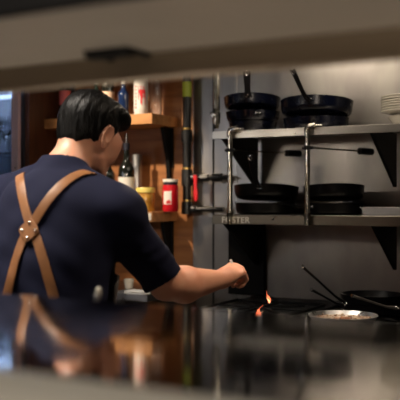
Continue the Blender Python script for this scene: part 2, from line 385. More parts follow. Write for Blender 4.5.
for a0, z0, z1 in [(i*.12-1.45, .075+.03*math.sin(i*1.3), .125+.012*math.cos(i*2.1)) for i in range(9)]:
    q = [(.0352*math.cos(a0), .0352*math.sin(a0)), (.0352*math.cos(a0+.12), .0352*math.sin(a0+.12))]
    m.add([(q[0][0], q[0][1], z0), (q[1][0], q[1][1], z0-.004), (q[1][0], q[1][1], z1+.004), (q[0][0], q[0][1], z1)], [(0, 1, 2, 3)])
m.build('red_print', 'labelr', t)
m = MB()
for i in range(7):
    a0 = -1.95; zz = .03+i*.017; q = [(.0352*math.cos(a0), .0352*math.sin(a0)), (.0352*math.cos(a0+.28), .0352*math.sin(a0+.28))]
    m.add([(q[0][0], q[0][1], zz), (q[1][0], q[1][1], zz), (q[1][0], q[1][1], zz+.010), (q[0][0], q[0][1], zz+.010)], [(0, 1, 2, 3)])
m.build('side_print', 'labelr', t)
lathe_thing('glass_jar', 'empty clear glass jar at the right end of upper wooden shelf', 'jar', 155.5, .30, ZW1,
   [('glass_body', [(0, 0), (.027, 0), (.031, .006), (.031, .145), (.026, .16), (.026, .175), (.024, .175), (.024, .16), (.0285, .142), (.0285, .008), (0, .005)], 'glass')])
# lower shelf
bottle('wine_bottle', 'dark wine bottle with white label and metal pourer beside the face', 126.5, .24, ZW2, .040, .335, 'glassdark', 'labelw', 'capb', (.12, .5), pour=True)
bottle('wine_bottle', 'dark bottle with pale label under the chin on lower shelf', 108, .30, ZW2, .036, .30, 'glassdark', 'labelw', 'capb', (.15, .45))
lathe_thing('steel_canister', 'tall slim steel canister behind the yellow lidded jar', 'canister', 137, .36, ZW2, [('body', [(0, 0), (.024, 0), (.024, .27), (0, .27)], 'alum'), ('lid', [(0, .27), (.025, .27), (.025, .285), (0, .287)], 'alum')])
lathe_thing('preserve_jar', 'amber glass jar with a wide yellow lid', 'jar', 145.5, .225, ZW2,
   [('glass_body', [(0, 0), (.040, 0), (.044, .008), (.044, .085), (.040, .094), (0, .094)], 'honey'), ('lid', [(0, .092), (.0475, .092), (.0475, .112), (.045, .116), (0, .116)], 'capy')])
t = lathe_thing('preserve_jar', 'red preserve jar with white lid and square label', 'jar', 170.5, .285, ZW2,
   [('glass_body', [(0, 0), (.035, 0), (.039, .008), (.039, .118), (.034, .132), (0, .132)], 'redsauce'), ('neck_band', [(.0342, .122), (.0355, .124), (.0355, .143), (0, .143)], 'capb'), ('lid', [(0, .143), (.038, .143), (.038, .156), (0, .158)], 'capw')])
m = MB(); q = [(.0397*math.cos(a), .0397*math.sin(a)) for a in np.linspace(-2.0, -.95, 8)]
for a, b in zip(q, q[1:]): m.add([(a[0], a[1], .035), (b[0], b[1], .035), (b[0], b[1], .098), (a[0], a[1], .098)], [(0, 1, 2, 3)])
m.build('label_patch', 'labelw', t)
m = MB(); q = [(.0400*math.cos(a), .0400*math.sin(a)) for a in np.linspace(-1.6, -1.0, 5)]
for i, (a, b) in enumerate(zip(q, q[1:])): m.add([(a[0], a[1], .038), (b[0], b[1], .038), (b[0], b[1], .05+.006*(i % 3)), (a[0], a[1], .052)], [(0, 1, 2, 3)])
m.build('red_print', 'labelr', t)
o = MB().box(-.012, .012, -.0012, 0, -.040, -.006).build('shelf_tag', 'labelw')
tag(o, 'small pale tag on the front edge of the lower wooden shelf', 'tag'); o.location = KP(u_at(149, .168), .1685, ZW2); o.rotation_euler = (0, 0, -AK)

# ---------------------------------------------------------------- glass cabinet and posts at far left
UC = u_at(21, .02)
t = kthing('glass_cabinet', 'lit glass fronted cabinet of drinking glasses at the left edge', 'cabinet', UC, .02, .9)
H = 1.3; W = .95
m = MB(); m.box(-W, 0, WV-.03-.02, WV-.03, 0, H); m.box(-W, -W+.02, 0, WV-.03, 0, H); m.box(-.02, 0, .02, WV-.03, 0, H); m.box(-W, 0, 0, WV-.03, 0, .03); m.box(-W, 0, 0, WV-.03, H-.03, H)
m.build('carcass', 'cabin', t)
m = MB(); m.box(-.042, 0, -.02, 0, 0, H); m.box(-W, -W+.042, -.02, 0, 0, H); m.box(-W+.042, -.042, -.02, 0, 0, .04); m.box(-W+.042, -.042, -.02, 0, H-.04, H)
d = m.build('door', 'cabframe', t, bevel=.003)
MB().box(-W+.042, -.042, -.012, -.006, .04, H-.04).build('pane', 'pane', d)
for z in (.578, .50): MB().sphere((-.018, -.021, z), .005, 10).build('screw', 'blacksteel', d)
SHZ = [.03, .30, .66, .99]
for z in SHZ[1:]: MB().box(-W+.021, -.021, .03, WV-.055, z-.008, z).build('glass_shelf', 'pane', t)
MB().box(-W, 0, .0, WV-.002, -.88, -.002).build('base_unit', 'darkwood', t)
prof = [(0, 0), (.030, 0), (.031, .003), (.006, .01), (.004, .02), (.004, .075), (.012, .085), (.032, .11), (.036, .14), (.031, .185), (.029, .185), (.033, .14), (.029, .112), (.008, .09), (0, .088)]
g0 = None; gi = 0; names = ['bottom', 'lower', 'middle', 'top']
for si, z in enumerate(SHZ):
    for k in range(4):
        for r_ in range(2):
            u = UC-.075-.09*k-(.03 if r_ else 0); v = .10+.13*r_
            lab = 'clear stemmed glass, %s row of the %s cabinet shelf, %s from the cabinet frame' % (('front', 'back')[r_], names[si], ('first', 'second', 'third', 'fourth')[k])
            if g0 is None:
                g0 = MB().lathe(prof, n=24).build('wine_glass', 'glass'); o = g0
            else: o = g0.copy(); COL.objects.link(o)
            o.location = KP(u, v, .9+z+.001); tag(o, lab, 'glass', 'stemmed glasses in the lit cabinet')
u = u_at(25, .05)
o = MB().box(-.018, .018, -.03, .3, 0, CEIL-.001).build('wooden_post', 'darkwood'); o.location = KP(u_at(26, .05)+.002, .08, 0); o.rotation_euler = (0, 0, -AK); struct(o); o.name = 'trim_3'
o = MB().box(-.03, .03, -.02, .12, 0, CEIL-.001).build('trim_4', 'brownpost'); o.location = KP(u_at(35, .2), .25, 0); o.rotation_euler = (0, 0, -AK); struct(o)
o = MB().box(-.2, .16, -.01, .01, 0, CEIL-.001).build('trim_5', 'bluegrey'); o.location = KP(u_at(50, .405), .405, 0); o.rotation_euler = (0, 0, -AK); struct(o)

# ---------------------------------------------------------------- prep counter behind the cook
t = kthing('prep_counter', 'steel prep counter along the wooden wall behind the cook', 'counter', u_at(152, .0), 0, 0)
m = MB(); m.box(-.72, 0, -.22, WV-.003, .865, .90); m.build('worktop', 'steel', t, bevel=.004)
m = MB(); m.box(-.72, 0, -.19, WV-.003, .10, .864); m.build('cabinet_body', 'dark', t)
for k in range(2):
    d = MB().box(-.70+.35*k, -.37+.35*k, -.212, -.191, .12, .85).build('door', 'steel', t, bevel=.003)
    MB().tube([(-.60+.35*k, -.235, .8), (-.48+.35*k, -.235, .8)], .006).build('handle', 'chrome', d)
def kz(px, py, z=.90):
    d = (1.32-z)*FPX/(py-200); x = (px-200)/FPX*d; return (x, d, z)
x, y, z = kz(136, 299); 
t = thing('gastro_tray', 'shallow steel tray on the prep counter behind the arm', 'tray', (x, y, z), -AK)
m = MB(); m.box(-.10, .10, -.07, .07, .001, .004); m.box(-.10, -.097, -.07, .07, .004, .03); m.box(.097, .10, -.07, .07, .004, .03); m.box(-.1, .1, -.07, -.067, .004, .03); m.box(-.1, .1, .067, .07, .004, .03)
m.build('pan_body', 'alum', t)
x, y, z = kz(127, 291)
t = thing('small_cup', 'small white cup on the prep counter beside the shirt', 'cup', (x, y+.1, z+.001), 0)
MB().lathe([(0, 0), (.018, 0), (.026, .045), (.0235, .045), (.016, .004), (0, .004)], n=28).build('cup_body', 'porcelain', t)
x, y, z = kz(138, 299); z += .004
o = MB()
for k in range(4): o.box(-.055+.003*k, .055-.002*k, -.04, .04, .001+.008*k, .0085+.008*k)
o = o.build('folded_towel', 'towel', bevel=.003); tag(o, 'folded white towel on the prep counter under the sleeve', 'towel'); o.location = (x, y, z); o.rotation_euler = (0, 0, -AK)

# ---------------------------------------------------------------- range
ZR = .865
t = kthing('gas_range', 'black and steel gas range under the wall shelves', 'stove', 0, 0, 0)
m = MB(); m.box(0, 1.9, -.82, WV-.01, .10, ZR-.01); m.build('oven_body', 'dark', t, bevel=.004)
m = MB(); m.box(0, 1.9, -.85, -.8, ZR-.03, ZR+.005); m.box(0, 1.9, -.8, WV-.012, ZR-.012, ZR); m.build('hob_top', 'blacksteel', t, bevel=.003)
MB().box(0, 1.9, -.84, -.821, .72, ZR-.031).build('control_panel', 'steel', t)
for k in range(6): MB().tube([(.15+.3*k, -.841, .78), (.15+.3*k, -.875, .78)], [.022, .018], 20).build('knob', 'blacksteel', t)
for k in range(2):
    d = MB().box(.05+.92*k, .90+.92*k, -.845, -.821, .16, .70).build('oven_door', 'steel', t, bevel=.004)
    MB().tube([(.12+.92*k, -.885, .64), (.83+.92*k, -.885, .64)], .010).build('handle', 'chrome', d)
for i in range(4):
    for j in range(2):
        cx, cy = .26+.46*i, -.56+.48*j; m = MB(); zg = ZR+.001
        m.tube([(cx-.2, cy-.2, zg+.014), (cx+.2, cy-.2, zg+.014), (cx+.2, cy+.2, zg+.014), (cx-.2, cy+.2, zg+.014), (cx-.2, cy-.2, zg+.014)], .006, 8)
        for a in range(8):
            q = a*PI/4; m.tube([(cx+.05*math.cos(q), cy+.05*math.sin(q), zg+.014), (cx+.195*math.cos(q), cy+.195*math.sin(q), zg+.014)], .005, 6)
        m.build('pan_grate', 'blacksteel', t)
        MB().lathe([(0, 0), (.05, 0), (.045, .008), (.03, .012), (0, .012)], (cx, cy, zg), 24).build('burner', 'dark', t)
ZG = ZR+.022
# black duct added for the dark reflection on the wall under the lower shelf
ua, ub = u_at(228, WV-.026), u_at(264, WV-.026)
o = MB().box(0, ub-ua, 0, .024, 0, Z2-.008-ZR-.006).build('dark_reflection_panel', 'blacksteel', bevel=.004); tag(o, 'added black duct on the steel wall behind the hand', 'panel'); o.location = KP(ua, WV-.026, ZR+.004); o.rotation_euler = (0, 0, -AK)

# ---------------------------------------------------------------- pans
def pan_shell(r_top, r_bot, h, th=.003):
    return [(0, 0), (r_bot-.006, 0), (r_bot, .003), (r_bot+(r_top-r_bot)*.45, h*.16), (r_bot+(r_top-r_bot)*.75, h*.42), (r_top-.001, h*.96), (r_top, h), (r_top-th, h), (r_top-th-.001, h*.95), (r_bot+(r_top-r_bot)*.75-th, h*.43), (r_bot+(r_top-r_bot)*.45-th, h*.19), (r_bot-th, .006), (0, .0045)]
def frying_pan(label, loc, r_top, r_bot, h, mt, az, elev, length, group=None, z_off=0, hole=True, attach=None, hm='handle', haz=None, wid=.0145):
    t = thing('frying_pan', label, 'pan', loc, 0, group)
    MB().lathe(pan_shell(r_top, r_bot, h), n=56).build('pan_body', mt, t)
    d = Vector((math.cos(az), math.sin(az), 0)); s = Vector((-d.y, d.x, 0)); e = Vector((0, 0, 1))
    a = attach if attach is not None else h*.55
    p0 = d*(r_bot+(r_top-r_bot)*.8)+e*a
    pts = []; d0 = d
    if haz is not None: d = Vector((math.cos(haz), math.sin(haz), 0)); s = Vector((-d.y, d.x, 0))
    for k in range(9):
        f = k/8; el = elev*min(1, .35+f*1.5)
        pts.append(p0 if k == 0 else pts[-1]+(d*math.cos(el)+e*math.sin(el))*(length/8))
    vs = []; fs = []; th = .004
    for k, p in enumerate(pts):
        f = k/8; w_ = wid*(1.25-.55*math.sin(min(f*2.2, 1)*PI/2)+.45*f)
        q = pts[min(k+1, 8)]-pts[max(k-1, 0)]; nrm = q.normalized().cross(s).normalized()
        vs += [p-s*w_-nrm*th*.5, p+s*w_-nrm*th*.5, p+s*w_+nrm*th*.5, p-s*w_+nrm*th*.5]
    for k in range(8):
        for j in range(4): fs.append((4*k+j, 4*k+(j+1)%4, 4*k+4+(j+1)%4, 4*k+4+j))
    fs += [(3, 2, 1, 0), (32, 33, 34, 35)]
    hd = MB().add(vs, fs).build('handle', hm, t, bevel=.0015)
    if hole:
        c = pts[7]*.6+pts[8]*.4; q = (pts[8]-pts[7]).normalized(); nrm = q.cross(s).normalized()
        m = MB(); rr = [c+(q*math.cos(a_)*.010+s*math.sin(a_)*.007)+nrm*0 for a_ in np.linspace(0, 2*PI, 17)]
        for sg in (1, -1): m.tube([p+nrm*sg*.0028 for p in rr], .0024, 6, cap=False)
        m.build('hanging_eye', 'rivet', hd)
    m = MB()
    for k in (-1, 1):
        c = p0+s*wid*.6*k+d*.004+e*.006; m.sphere(c, .0060, 10)
    m.sphere(pts[1]+e*.004, .0062, 10)
    m.build('rivet', 'rivet', t)
    return t
def tilt(t, ax, ay): t.rotation_euler = (math.radians(ax), math.radians(ay), 0); return t
def wp(px, v, z):
    u = u_at(px, v); return KP(u, v, z)
# stack one: three pans nested
gr = 'blue black frying pans on the upper steel shelf'
zt = Z1+.001
frying_pan('lowest blue black pan of the left stack on the upper shelf', wp(253, .17, zt), .108, .085, .046, 'pan', 0.9, .2, .06, gr, hole=False)
frying_pan('middle blue black pan of the left stack on the upper shelf', wp(252.8, .17, zt+.044), .121, .100, .048, 'pan', -1.45, .1, .035, gr, hole=False)
tilt(frying_pan('topmost blue black pan of the left stack, handle raised', wp(252, .17, zt+.104), .127, .110, .050, 'pan', -1.77, 1.12, .122, gr), -5.5, 1.5)
# stack two
frying_pan('lower blue black pan of the wider stack with its plates beside', wp(316, .165, zt), .140, .125, .050, 'pan', 0.8, .2, .06, gr, hole=False)
tilt(frying_pan('upper pan of the wider right stack, long handle raised to the left', wp(316.5, .165, zt+.062), .155, .138, .060, 'pan', math.radians(-108), 1.0, .155, gr, haz=math.radians(-150)), -4.5, 2)
bpy.context.view_layer.update()
# lower shelf pans
gr2 = 'black pans in the shade on the lower steel shelf'
zt = Z2+.001
frying_pan('bottom black pan behind the left chrome post on the lower shelf', wp(265, .20, zt), .135, .115, .050, 'panblack', 0.6, .2, .05, gr2, hole=False)
tilt(frying_pan('top black pan behind the left chrome post, handle raised', wp(266, .20, zt+.066), .145, .125, .054, 'panblack', math.radians(-105), 1.15, .16, gr2, haz=math.radians(-130)), -5.5, 2)
frying_pan('bottom wide black pan right of the middle post on the lower shelf', wp(334, .19, zt), .125, .105, .050, 'panblack', -2.6, .15, .18, gr2, hole=False)
tilt(frying_pan('top wide black pan right of the middle post on the lower shelf', wp(334, .19, zt+.064), .130, .112, .055, 'panblack', .6, .15, .05, gr2, hole=False), -5.5, 0)
# tray
t = kthing('sheet_tray', 'shallow pale metal tray at the right of the lower steel shelf', 'tray', u_at(361, .06)+.0, .06, Z2+.001)
m = MB(); m.prism([(.01, 0, 0), (.01, .0, .003), (.0, 0, .028), (-.006, 0, .030), (-.006, 0, .033), (.004, 0, .033), (.016, 0, .005), (.42, 0, .005), (.43, 0, .033), (.436, 0, .033), (.436, 0, .0)], (0, .28, 0))
m.box(.005, .43, .0, .004, .0, .033); m.box(.005, .43, .276, .28, .0, .033)
m.build('tray_body', 'alum', t, bevel=.001)
# plates
pl = MB().lathe([(0, 0), (.06, 0), (.062, .004), (.110, .013), (.112, .016), (.110, .018), (.06, .009), (0, .008)], n=48)
p0 = None
pos = ['lowest', 'second from the bottom', 'third from the bottom', 'middle', 'third from the top', 'second from the top', 'topmost']
for k in range(7):
    if p0 is None: p0 = pl.build('dinner_plate', 'porcelain'); o = p0
    else: o = p0.copy(); COL.objects.link(o)
    x, y, z = wp(409, .15, Z1+.045+.0098*k)
    o.location = (x+.0015*math.sin(k*2.3), y, z)
    tag(o, '%s white plate in the stack at the right frame edge' % pos[k], 'plate', 'white plates stacked on the upper steel shelf')
o = MB().lathe([(0, 0), (.055, 0), (.057, .003), (.082, .034), (.0835, .040), (.0805, .040), (.055, .007), (0, .006)], n=48).build('serving_bowl', 'porcelain')
o.location = wp(409, .15, Z1+.001); tag(o, 'white bowl under the plate stack at the right frame edge', 'bowl')

# pans on the range
def rng(px, py, z):
    d = (1.32-z)*FPX/(py-200); return ((px-200)/FPX*d, d, z)
x, y, z = rng(343, 315.2, ZG+.043)
t = thing('saute_pan', 'pale metal pan of reddish sauce at the front of the range', 'pan', (x, y, ZG))
MB().lathe([(0, 0), (.088, 0), (.095, .004), (.113, .041), (.117, .043), (.117, .045), (.112, .045), (.092, .007), (0, .006)], n=64).build('pan_body', 'alum', t)
m = MB(); ring = []
vs = [(0, 0, .0325)]; fs = []
for i in range(1, 9):
    for k in range(48):
        q = 2*PI*k/48; r = .099*i/8; vs.append((r*math.cos(q), r*math.sin(q), -.0 + .032+.0025*math.sin(q*5+i)*math.cos(i*2.1+q*3)*(i < 8)))
fs = [(0, 1+k, 1+(k+1)%48) for k in range(48)]+[(1+(i-1)*48+k, 1+i*48+k, 1+i*48+(k+1)%48, 1+(i-1)*48+(k+1)%48) for i in range(1, 8) for k in range(48)]
MB().add(vs, fs).build('sauce', 'sauce', t)
m = MB()
for k in range(60):
    q = random.uniform(0, 2*PI); r = random.uniform(.03, .1); m.sphere((r*math.cos(q), r*math.sin(q), .037), random.uniform(.0018, .004), 6)
m.build('sauce_bits', 'sauce', t)
MB().sphere((.0, .005, .030), .034, 20, (1, .8, .2)).build('sauce_pool', mat('orange_sauce', (.35, .11, .02), .3, 0, cvar=(110, (.10, .02, .005), .4, .55)), t)
def panh(label, cx, cy, z0, r, h, hub, tip, mt='panblack', tipm=True, hmat='handle'):
    t = thing('frying_pan', label, 'pan', (cx, cy, z0), 0, 'dark pans at the back of the range')
    MB().lathe(pan_shell(r, r*.82, h), n=56).build('pan_body', mt, t)
    a = Vector(hub)-Vector((cx, cy, z0)); b = Vector(tip)-Vector((cx, cy, z0))
    mid = a.lerp(b, .25)+Vector((0, 0, -.006))
    hd = MB().tube([a, mid, a.lerp(b, .6)+Vector((0, 0, -.003)), b], [.0075, .0045, .0042, .0055], 10).build('handle', hmat, t)
    if tipm: MB().lathe([(.0035, 0), (.007, 0), (.007, .006), (.0035, .006)], b, 12, axis=(b-a)).build('hanging_eye', 'rivet', hd)
    m = MB(); m.sphere(a+Vector((-.004, -.006, .004)), .005, 10); m.sphere(a+Vector((.006, -.007, -.001)), .0045, 10); m.build('rivet', 'rivet', t)
    return t
zp = ZG
cx, cy = (372-200)/FPX*3.18, 3.18
panh('dark pan on the range, handle rising steeply to the left', cx, cy, zp+.036, .120, .040, P(345, 303, 3.08), P(303, 267, 2.93))
panh('dark pan beneath it, handle reaching shallowly to the left', cx+.004, cy+.01, zp, .118, .040, P(343, 305, 3.07), P(312, 290, 2.95))
panh('dark pan at the right frame edge, pale handle tip crossing left', 0.848, 2.965, zp, .135, .05, P(397, 308, 3.0), P(353, 296, 2.96), hmat='steel')

# flames
def flame(name, label, px, py0, py1, d, w_, lean):
    x, y, z0 = P(px, py0, d); z1 = P(px, py1, d)[2]; h = z1-z0
    t = thing(name, label, 'flame', (x, y, z0), 0, 'small orange flames by the hand')
    for nm, sc, mm in (('flame_body', 1, 'flame'), ('flame_core', .55, 'flame2')):
        pts = []; rs = []
        for k in range(9):
            f = k/8; pts.append((lean*f*f*h+.15*w_*math.sin(f*7), -(.004 if sc < 1 else 0), h*f*sc)); rs.append(max(.0004, w_*sc*math.sin(min(1, f*1.25+.12)*PI)**.8*(1-f*.35)*.5) if f < .99 else .0003)
        MB().tube(pts, rs, 12).build(nm, mm, t)
    return t
flame('flame', 'larger orange flame low on the range below the fist', 257.5, 319, 305, 2.95, .022, .35)
flame('flame', 'smaller thin flame licking up to the right of the fist', 269, 303, 291, 3.0, .013, -.25)
# steel rod knob on the pass
x, y, z = P(96, 303, 1.62)
t = thing('spoon_handle', 'small shiny metal handle end standing up behind the pass counter edge', 'utensil', (x, y, .95))
MB().tube([(0, 0, 0), (0, 0, z-.95+.0), (.004, 0, z-.95+.016)], [.004, .005, .0075], 12).build('shaft', 'alum', t)
MB().sphere((.005, 0, z-.95+.020), .0062, 14, (1, 1, 1.9)).build('knob_end', 'porcelain', t)
t2 = thing('utensil_crock', 'steel utensil crock on the shelf under the pass', 'container', (x, y, .93))
MB().lathe([(0, 0), (.05, 0), (.052, .12), (.050, .12), (.048, .004), (0, .004)], n=32).build('crock_body', 'alum', t2)
t3 = thing('under_shelf', 'steel ledge behind the pass counter', 'shelf', (C0[0], C0[1], 0), -AC)
MB().box(-.6, .9, .03, .28, .905, .928).build('ledge_board', 'steel', t3, bevel=.002)
for xx in (-.5, .8): MB().tube([(xx, .15, 0), (xx, .15, .905)], .02).build('leg', 'steel', t3)

# ---------------------------------------------------------------- the cook (implicit surfaces polygonised into continuous meshes)
A3 = lambda *p: np.array(p, dtype=np.float32)
def cap(p, a, b, ra, rb):
    a = A3(*a); b = A3(*b); ba = b-a; pa = p-a
    t = np.clip(pa@ba/max(1e-9, float(ba@ba)), 0, 1)
    return np.linalg.norm(pa-t[:, None]*ba, axis=1)-(ra+(rb-ra)*t)
def ell(p, c, r, R=None):
    q = p-A3(*c)
    if R is not None: q = q@R
    r = A3(*r); k0 = np.linalg.norm(q/r, axis=1); k1 = np.linalg.norm(q/(r*r), axis=1)
    return k0*(k0-1)/np.maximum(k1, 1e-6)
def smin(a, b, k): h = np.clip(.5+.5*(b-a)/k, 0, 1); return b+(a-b)*h-k*h*(1-h)
def smax(a, b, k): return -smin(-a, -b, k)
def polygonise(f, lo, hi, h, B=8):
    lo = np.array(lo); n = (np.ceil((np.array(hi)-lo)/h/B).astype(int))*B
    nb = n//B
    I = np.stack(np.meshgrid(*[np.arange(k) for k in nb], indexing='ij'), -1).reshape(-1, 3)
    cen = lo+(I*B+(B-1)/2)*h
    dc = f(cen.astype(np.float32))
    V = np.repeat(np.repeat(np.repeat(np.where(dc < 0, -1, 1).astype(np.float32).reshape(nb), B, 0), B, 1), B, 2)
    act = np.abs(dc) < B*h*1.5
    loc = np.stack(np.meshgrid(*[np.arange(B)]*3, indexing='ij'), -1).reshape(-1, 3)
    for ch in np.array_split(I[act], max(1, int(act.sum()*B**3/400000))):
        idx = (ch[:, None, :]*B+loc[None]).reshape(-1, 3)
        V[idx[:, 0], idx[:, 1], idx[:, 2]] = f((lo+idx*h).astype(np.float32))
    ins = V < 0
    s = [slice(0, -1), slice(1, None)]
    cnt = sum(ins[s[a], s[b], s[c]].astype(np.int8) for a in (0, 1) for b in (0, 1) for c in (0, 1))
    cells = np.argwhere((cnt > 0) & (cnt < 8)); idm = -np.ones(cnt.shape, dtype=np.int64)
    idm[cells[:, 0], cells[:, 1], cells[:, 2]] = np.arange(len(cells))
    acc = np.zeros((len(cells), 3)); num = np.zeros(len(cells))
    corners = [(a, b, c) for a in (0, 1) for b in (0, 1) for c in (0, 1)]
    for i, c0 in enumerate(corners):
        for c1 in corners[i+1:]:
            if sum(abs(c0[k]-c1[k]) for k in range(3)) != 1: continue
            v0 = V[cells[:, 0]+c0[0], cells[:, 1]+c0[1], cells[:, 2]+c0[2]]; v1 = V[cells[:, 0]+c1[0], cells[:, 1]+c1[1], cells[:, 2]+c1[2]]
            m = (v0 < 0) != (v1 < 0); t = np.where(m, v0/np.where(m, v0-v1, 1), 0)
            p = np.array(c0)+t[:, None]*(np.array(c1)-np.array(c0)); acc[m] += p[m]; num[m] += 1
    verts = lo+(cells+acc/np.maximum(num, 1)[:, None])*h
    faces = []
    for ax in range(3):
        o1, o2 = [(1, 2), (2, 0), (0, 1)][ax]
        sa = [slice(None)]*3; sb = [slice(None)]*3; sa[ax] = slice(0, -1); sb[ax] = slice(1, None)
        A = ins[tuple(sa)]; Bv = ins[tuple(sb)]
        e = np.argwhere(A != Bv); ok = (e[:, o1] > 0) & (e[:, o2] > 0) & (e[:, o1] < V.shape[o1]-1) & (e[:, o2] < V.shape[o2]-1); e = e[ok]
        def g(d1, d2):
            q = e.copy(); q[:, o1] -= d1; q[:, o2] -= d2; return idm[q[:, 0], q[:, 1], q[:, 2]]
        qd = np.stack([g(1, 1), g(0, 1), g(0, 0), g(1, 0)], 1)
        fl = ~A[e[:, 0], e[:, 1], e[:, 2]]; qd[fl] = qd[fl][:, ::-1]; faces.append(qd)
    F = np.concatenate(faces); F = F[(F >= 0).all(1)]
    return verts, F
def keep_main(verts, F, minv=400):
    par = np.arange(len(verts))
    e = np.concatenate([F[:, [0, 1]], F[:, [1, 2]], F[:, [2, 3]]])
    for _ in range(400):
        m = np.minimum(par[e[:, 0]], par[e[:, 1]]); old = par.copy()
        np.minimum.at(par, e[:, 0], m); np.minimum.at(par, e[:, 1], m); par = par[par]
        if (par == old).all(): break
    ids, inv, c = np.unique(par, return_inverse=True, return_counts=True)
    ok = c[inv] == c.max() if minv is None else c[inv] > minv
    F = F[ok[F[:, 0]]]; mp = np.cumsum(ok)-1
    return verts[ok], mp[F]
def surf(name, f, lo, hi, h, m, parent=None, minv=400, smooth_it=2):
    v, F = keep_main(*polygonise(f, lo, hi, h), minv)
    me = bpy.data.meshes.new(name)
    me.vertices.add(len(v)); me.vertices.foreach_set('co', v.astype(np.float32).ravel())
    me.loops.add(F.size); me.loops.foreach_set('vertex_index', F.astype(np.int32).ravel())
    me.polygons.add(len(F)); me.polygons.foreach_set('loop_start', np.arange(0, F.size, 4, dtype=np.int32))
    me.polygons.foreach_set('use_smooth', [True]*len(F)); me.update(calc_edges=True); me.validate()
    me.materials.append(M[m]); o = bpy.data.objects.new(name, me); COL.objects.link(o)
    if parent: o.parent = parent
    if smooth_it:
        s = o.modifiers.new('soften', 'SMOOTH'); s.factor = .5; s.iterations = smooth_it
    return o
TH = math.radians(30); ct, st = math.cos(TH), math.sin(TH)
OX, OY = -.425, 2.24
def Bd(x, y, z): return (OX+x*ct+y*st, OY-x*st+y*ct, z)
RB = np.array([[ct, -st, 0], [st, ct, 0], [0, 0, 1]], dtype=np.float32).T   # columns: body axes
RB = np.stack([A3(ct, -st, 0), A3(st, ct, 0), A3(0, 0, 1)], 1)
shR = P(115, 215, 2.26); shL = (-.555, 2.45, 1.312)
elR = P(166, 283, 2.42); wrR = P(221, 279.5, 2.60)
elL = (-.665, 2.53, 1.06); wrL = (-.50, 2.70, 1.00)
C7 = (-.385, 2.335, 1.395)
HD = np.array((-.322, 2.42, 1.505))
ph, pt, rl = math.radians(41), math.radians(23), math.radians(3)
Rz = Matrix.Rotation(-ph, 3, 'Z'); Rx = Matrix.Rotation(-pt, 3, 'X'); Ry = Matrix.Rotation(rl, 3, 'Y')
HM = np.array(Rz@Rx@Ry, dtype=np.float32)                 # head local -> world
def toH(p): return (p-HD.astype(np.float32))@HM
def HW(x, y, z): return tuple(HD+HM@np.array((x, y, z)))
def nz(v): v = np.array(v, float); return v/np.linalg.norm(v)
# --- hand frames: wrist, hand direction, back normal, pinky-to-index axis
def hand(p, W, h, n, side, curl):
    h = nz(h); n = np.array(n, float); n = nz(n-h*(n@h)); l = np.cross(n, h)*side      # pinky -> index
    W = np.array(W); d = None
    pal = cap(p, W+h*.005, W+h*.03, .027, .030)
    for i, off in enumerate((-.027, -.009, .010, .028)):
        kn = W+h*(.078+(.006 if i in (1, 2) else 0)-(.006 if i == 0 else 0))+l*off+n*.002
        q = cap(p, W+h*.02+l*off*.55, kn, .0165, .0125); pal = smin(pal, q, .014)
    d = pal
    for i, off in enumerate((-.030, -.010, .010, .030)):
        L = (.034, .041, .045, .040)[i]; r = (.0085, .0095, .010, .0098)[i]
        kn = W+h*(.080+(.006 if i in (1, 2) else 0)-(.006 if i == 0 else 0))+l*off*.95
        a1, a2, a3 = [math.radians(c) for c in curl[i]]
        conv = -off*.12
        dirs = []
        for a in (a1, a1+a2, a1+a2+a3): dirs.append(nz(h*math.cos(a)-n*math.sin(a)+l*conv/.04*.3))
        j1 = kn+dirs[0]*L; j2 = j1+dirs[1]*L*.62; j3 = j2+dirs[2]*L*.48
        fg = smin(smin(cap(p, kn, j1, r*1.15, r), cap(p, j1, j2, r*1.02, r*.93), .004), cap(p, j2, j3, r*.93, r*.8), .003)
        d = smin(d, fg, .0045)
    b0 = W+h*.018+l*.022-n*.008; b1 = W+h*.048+l*.040-n*.030; b2 = W+h*.072+l*.026-n*.048; b3 = W+h*.088+l*.010-n*.058
    th = smin(smin(cap(p, b0, b1, .017, .0125), cap(p, b1, b2, .0125, .0105), .008), cap(p, b2, b3, .0105, .0085), .004)
    return smin(d, th, .010)
HR = (nz((.66, .62, .33)), (-.15, -.62, .80))
HL = (nz((.62, .70, -.30)), (.1, .2, .9))
curlR = [(62, 78, 42), (60, 76, 42), (58, 74, 40), (52, 68, 38)]
curlL = [(30, 35, 20)]*4
def torso(p, e=0., loose=0.):
    d = ell(p, Bd(0, .0, .93), (.172+e, .122+e, .135+e), RB)
    d = smin(d, ell(p, Bd(0, .012, 1.08), (.155+e+loose, .112+e+loose, .17+e), RB), .07)
    d = smin(d, ell(p, Bd(0, .05, 1.235), (.172+e, .125+e, .165+e), RB), .07)
    d = smin(d, cap(p, A3(*shL), A3(*shR), .062+e, .062+e), .07)
    d = smin(d, cap(p, C7, shR, .050+e, .052+e), .04); d = smin(d, cap(p, C7, shL, .050+e, .060+e), .04)
    return d
def neckcap(p, e=0): return cap(p, (-.383, 2.345, 1.36), HW(0, -.035, -.02), .057+e, .052+e)
def arms(p, e=0, upper_only=False, eo=None):
    eo = e if eo is None else eo
    dR = cap(p, shR, elR, .064+e, .046+eo); dL = cap(p, shL, elL, .064+e, .046+eo)
    if upper_only: return dR, dL
    m1 = np.array(elR)*.68+np.array(wrR)*.32-np.array((0, 0, .008))
    fR = smin(cap(p, elR, m1, .050, .054), cap(p, m1, wrR, .054, .028), .015)
    m2 = np.array(elL)*.72+np.array(wrL)*.28
    fL = smin(cap(p, elL, m2, .043, .045), cap(p, m2, wrL, .045, .028), .015)
    return smin(dR, fR, .02), smin(dL, fL, .02)
HIPR, HIPL = Bd(.09, 0, .88), Bd(-.09, 0, .88); KNR, KNL = Bd(.11, .05, .48), Bd(-.11, .03, .48); ANR, ANL = Bd(.12, 0, .09), Bd(-.12, -.02, .09)
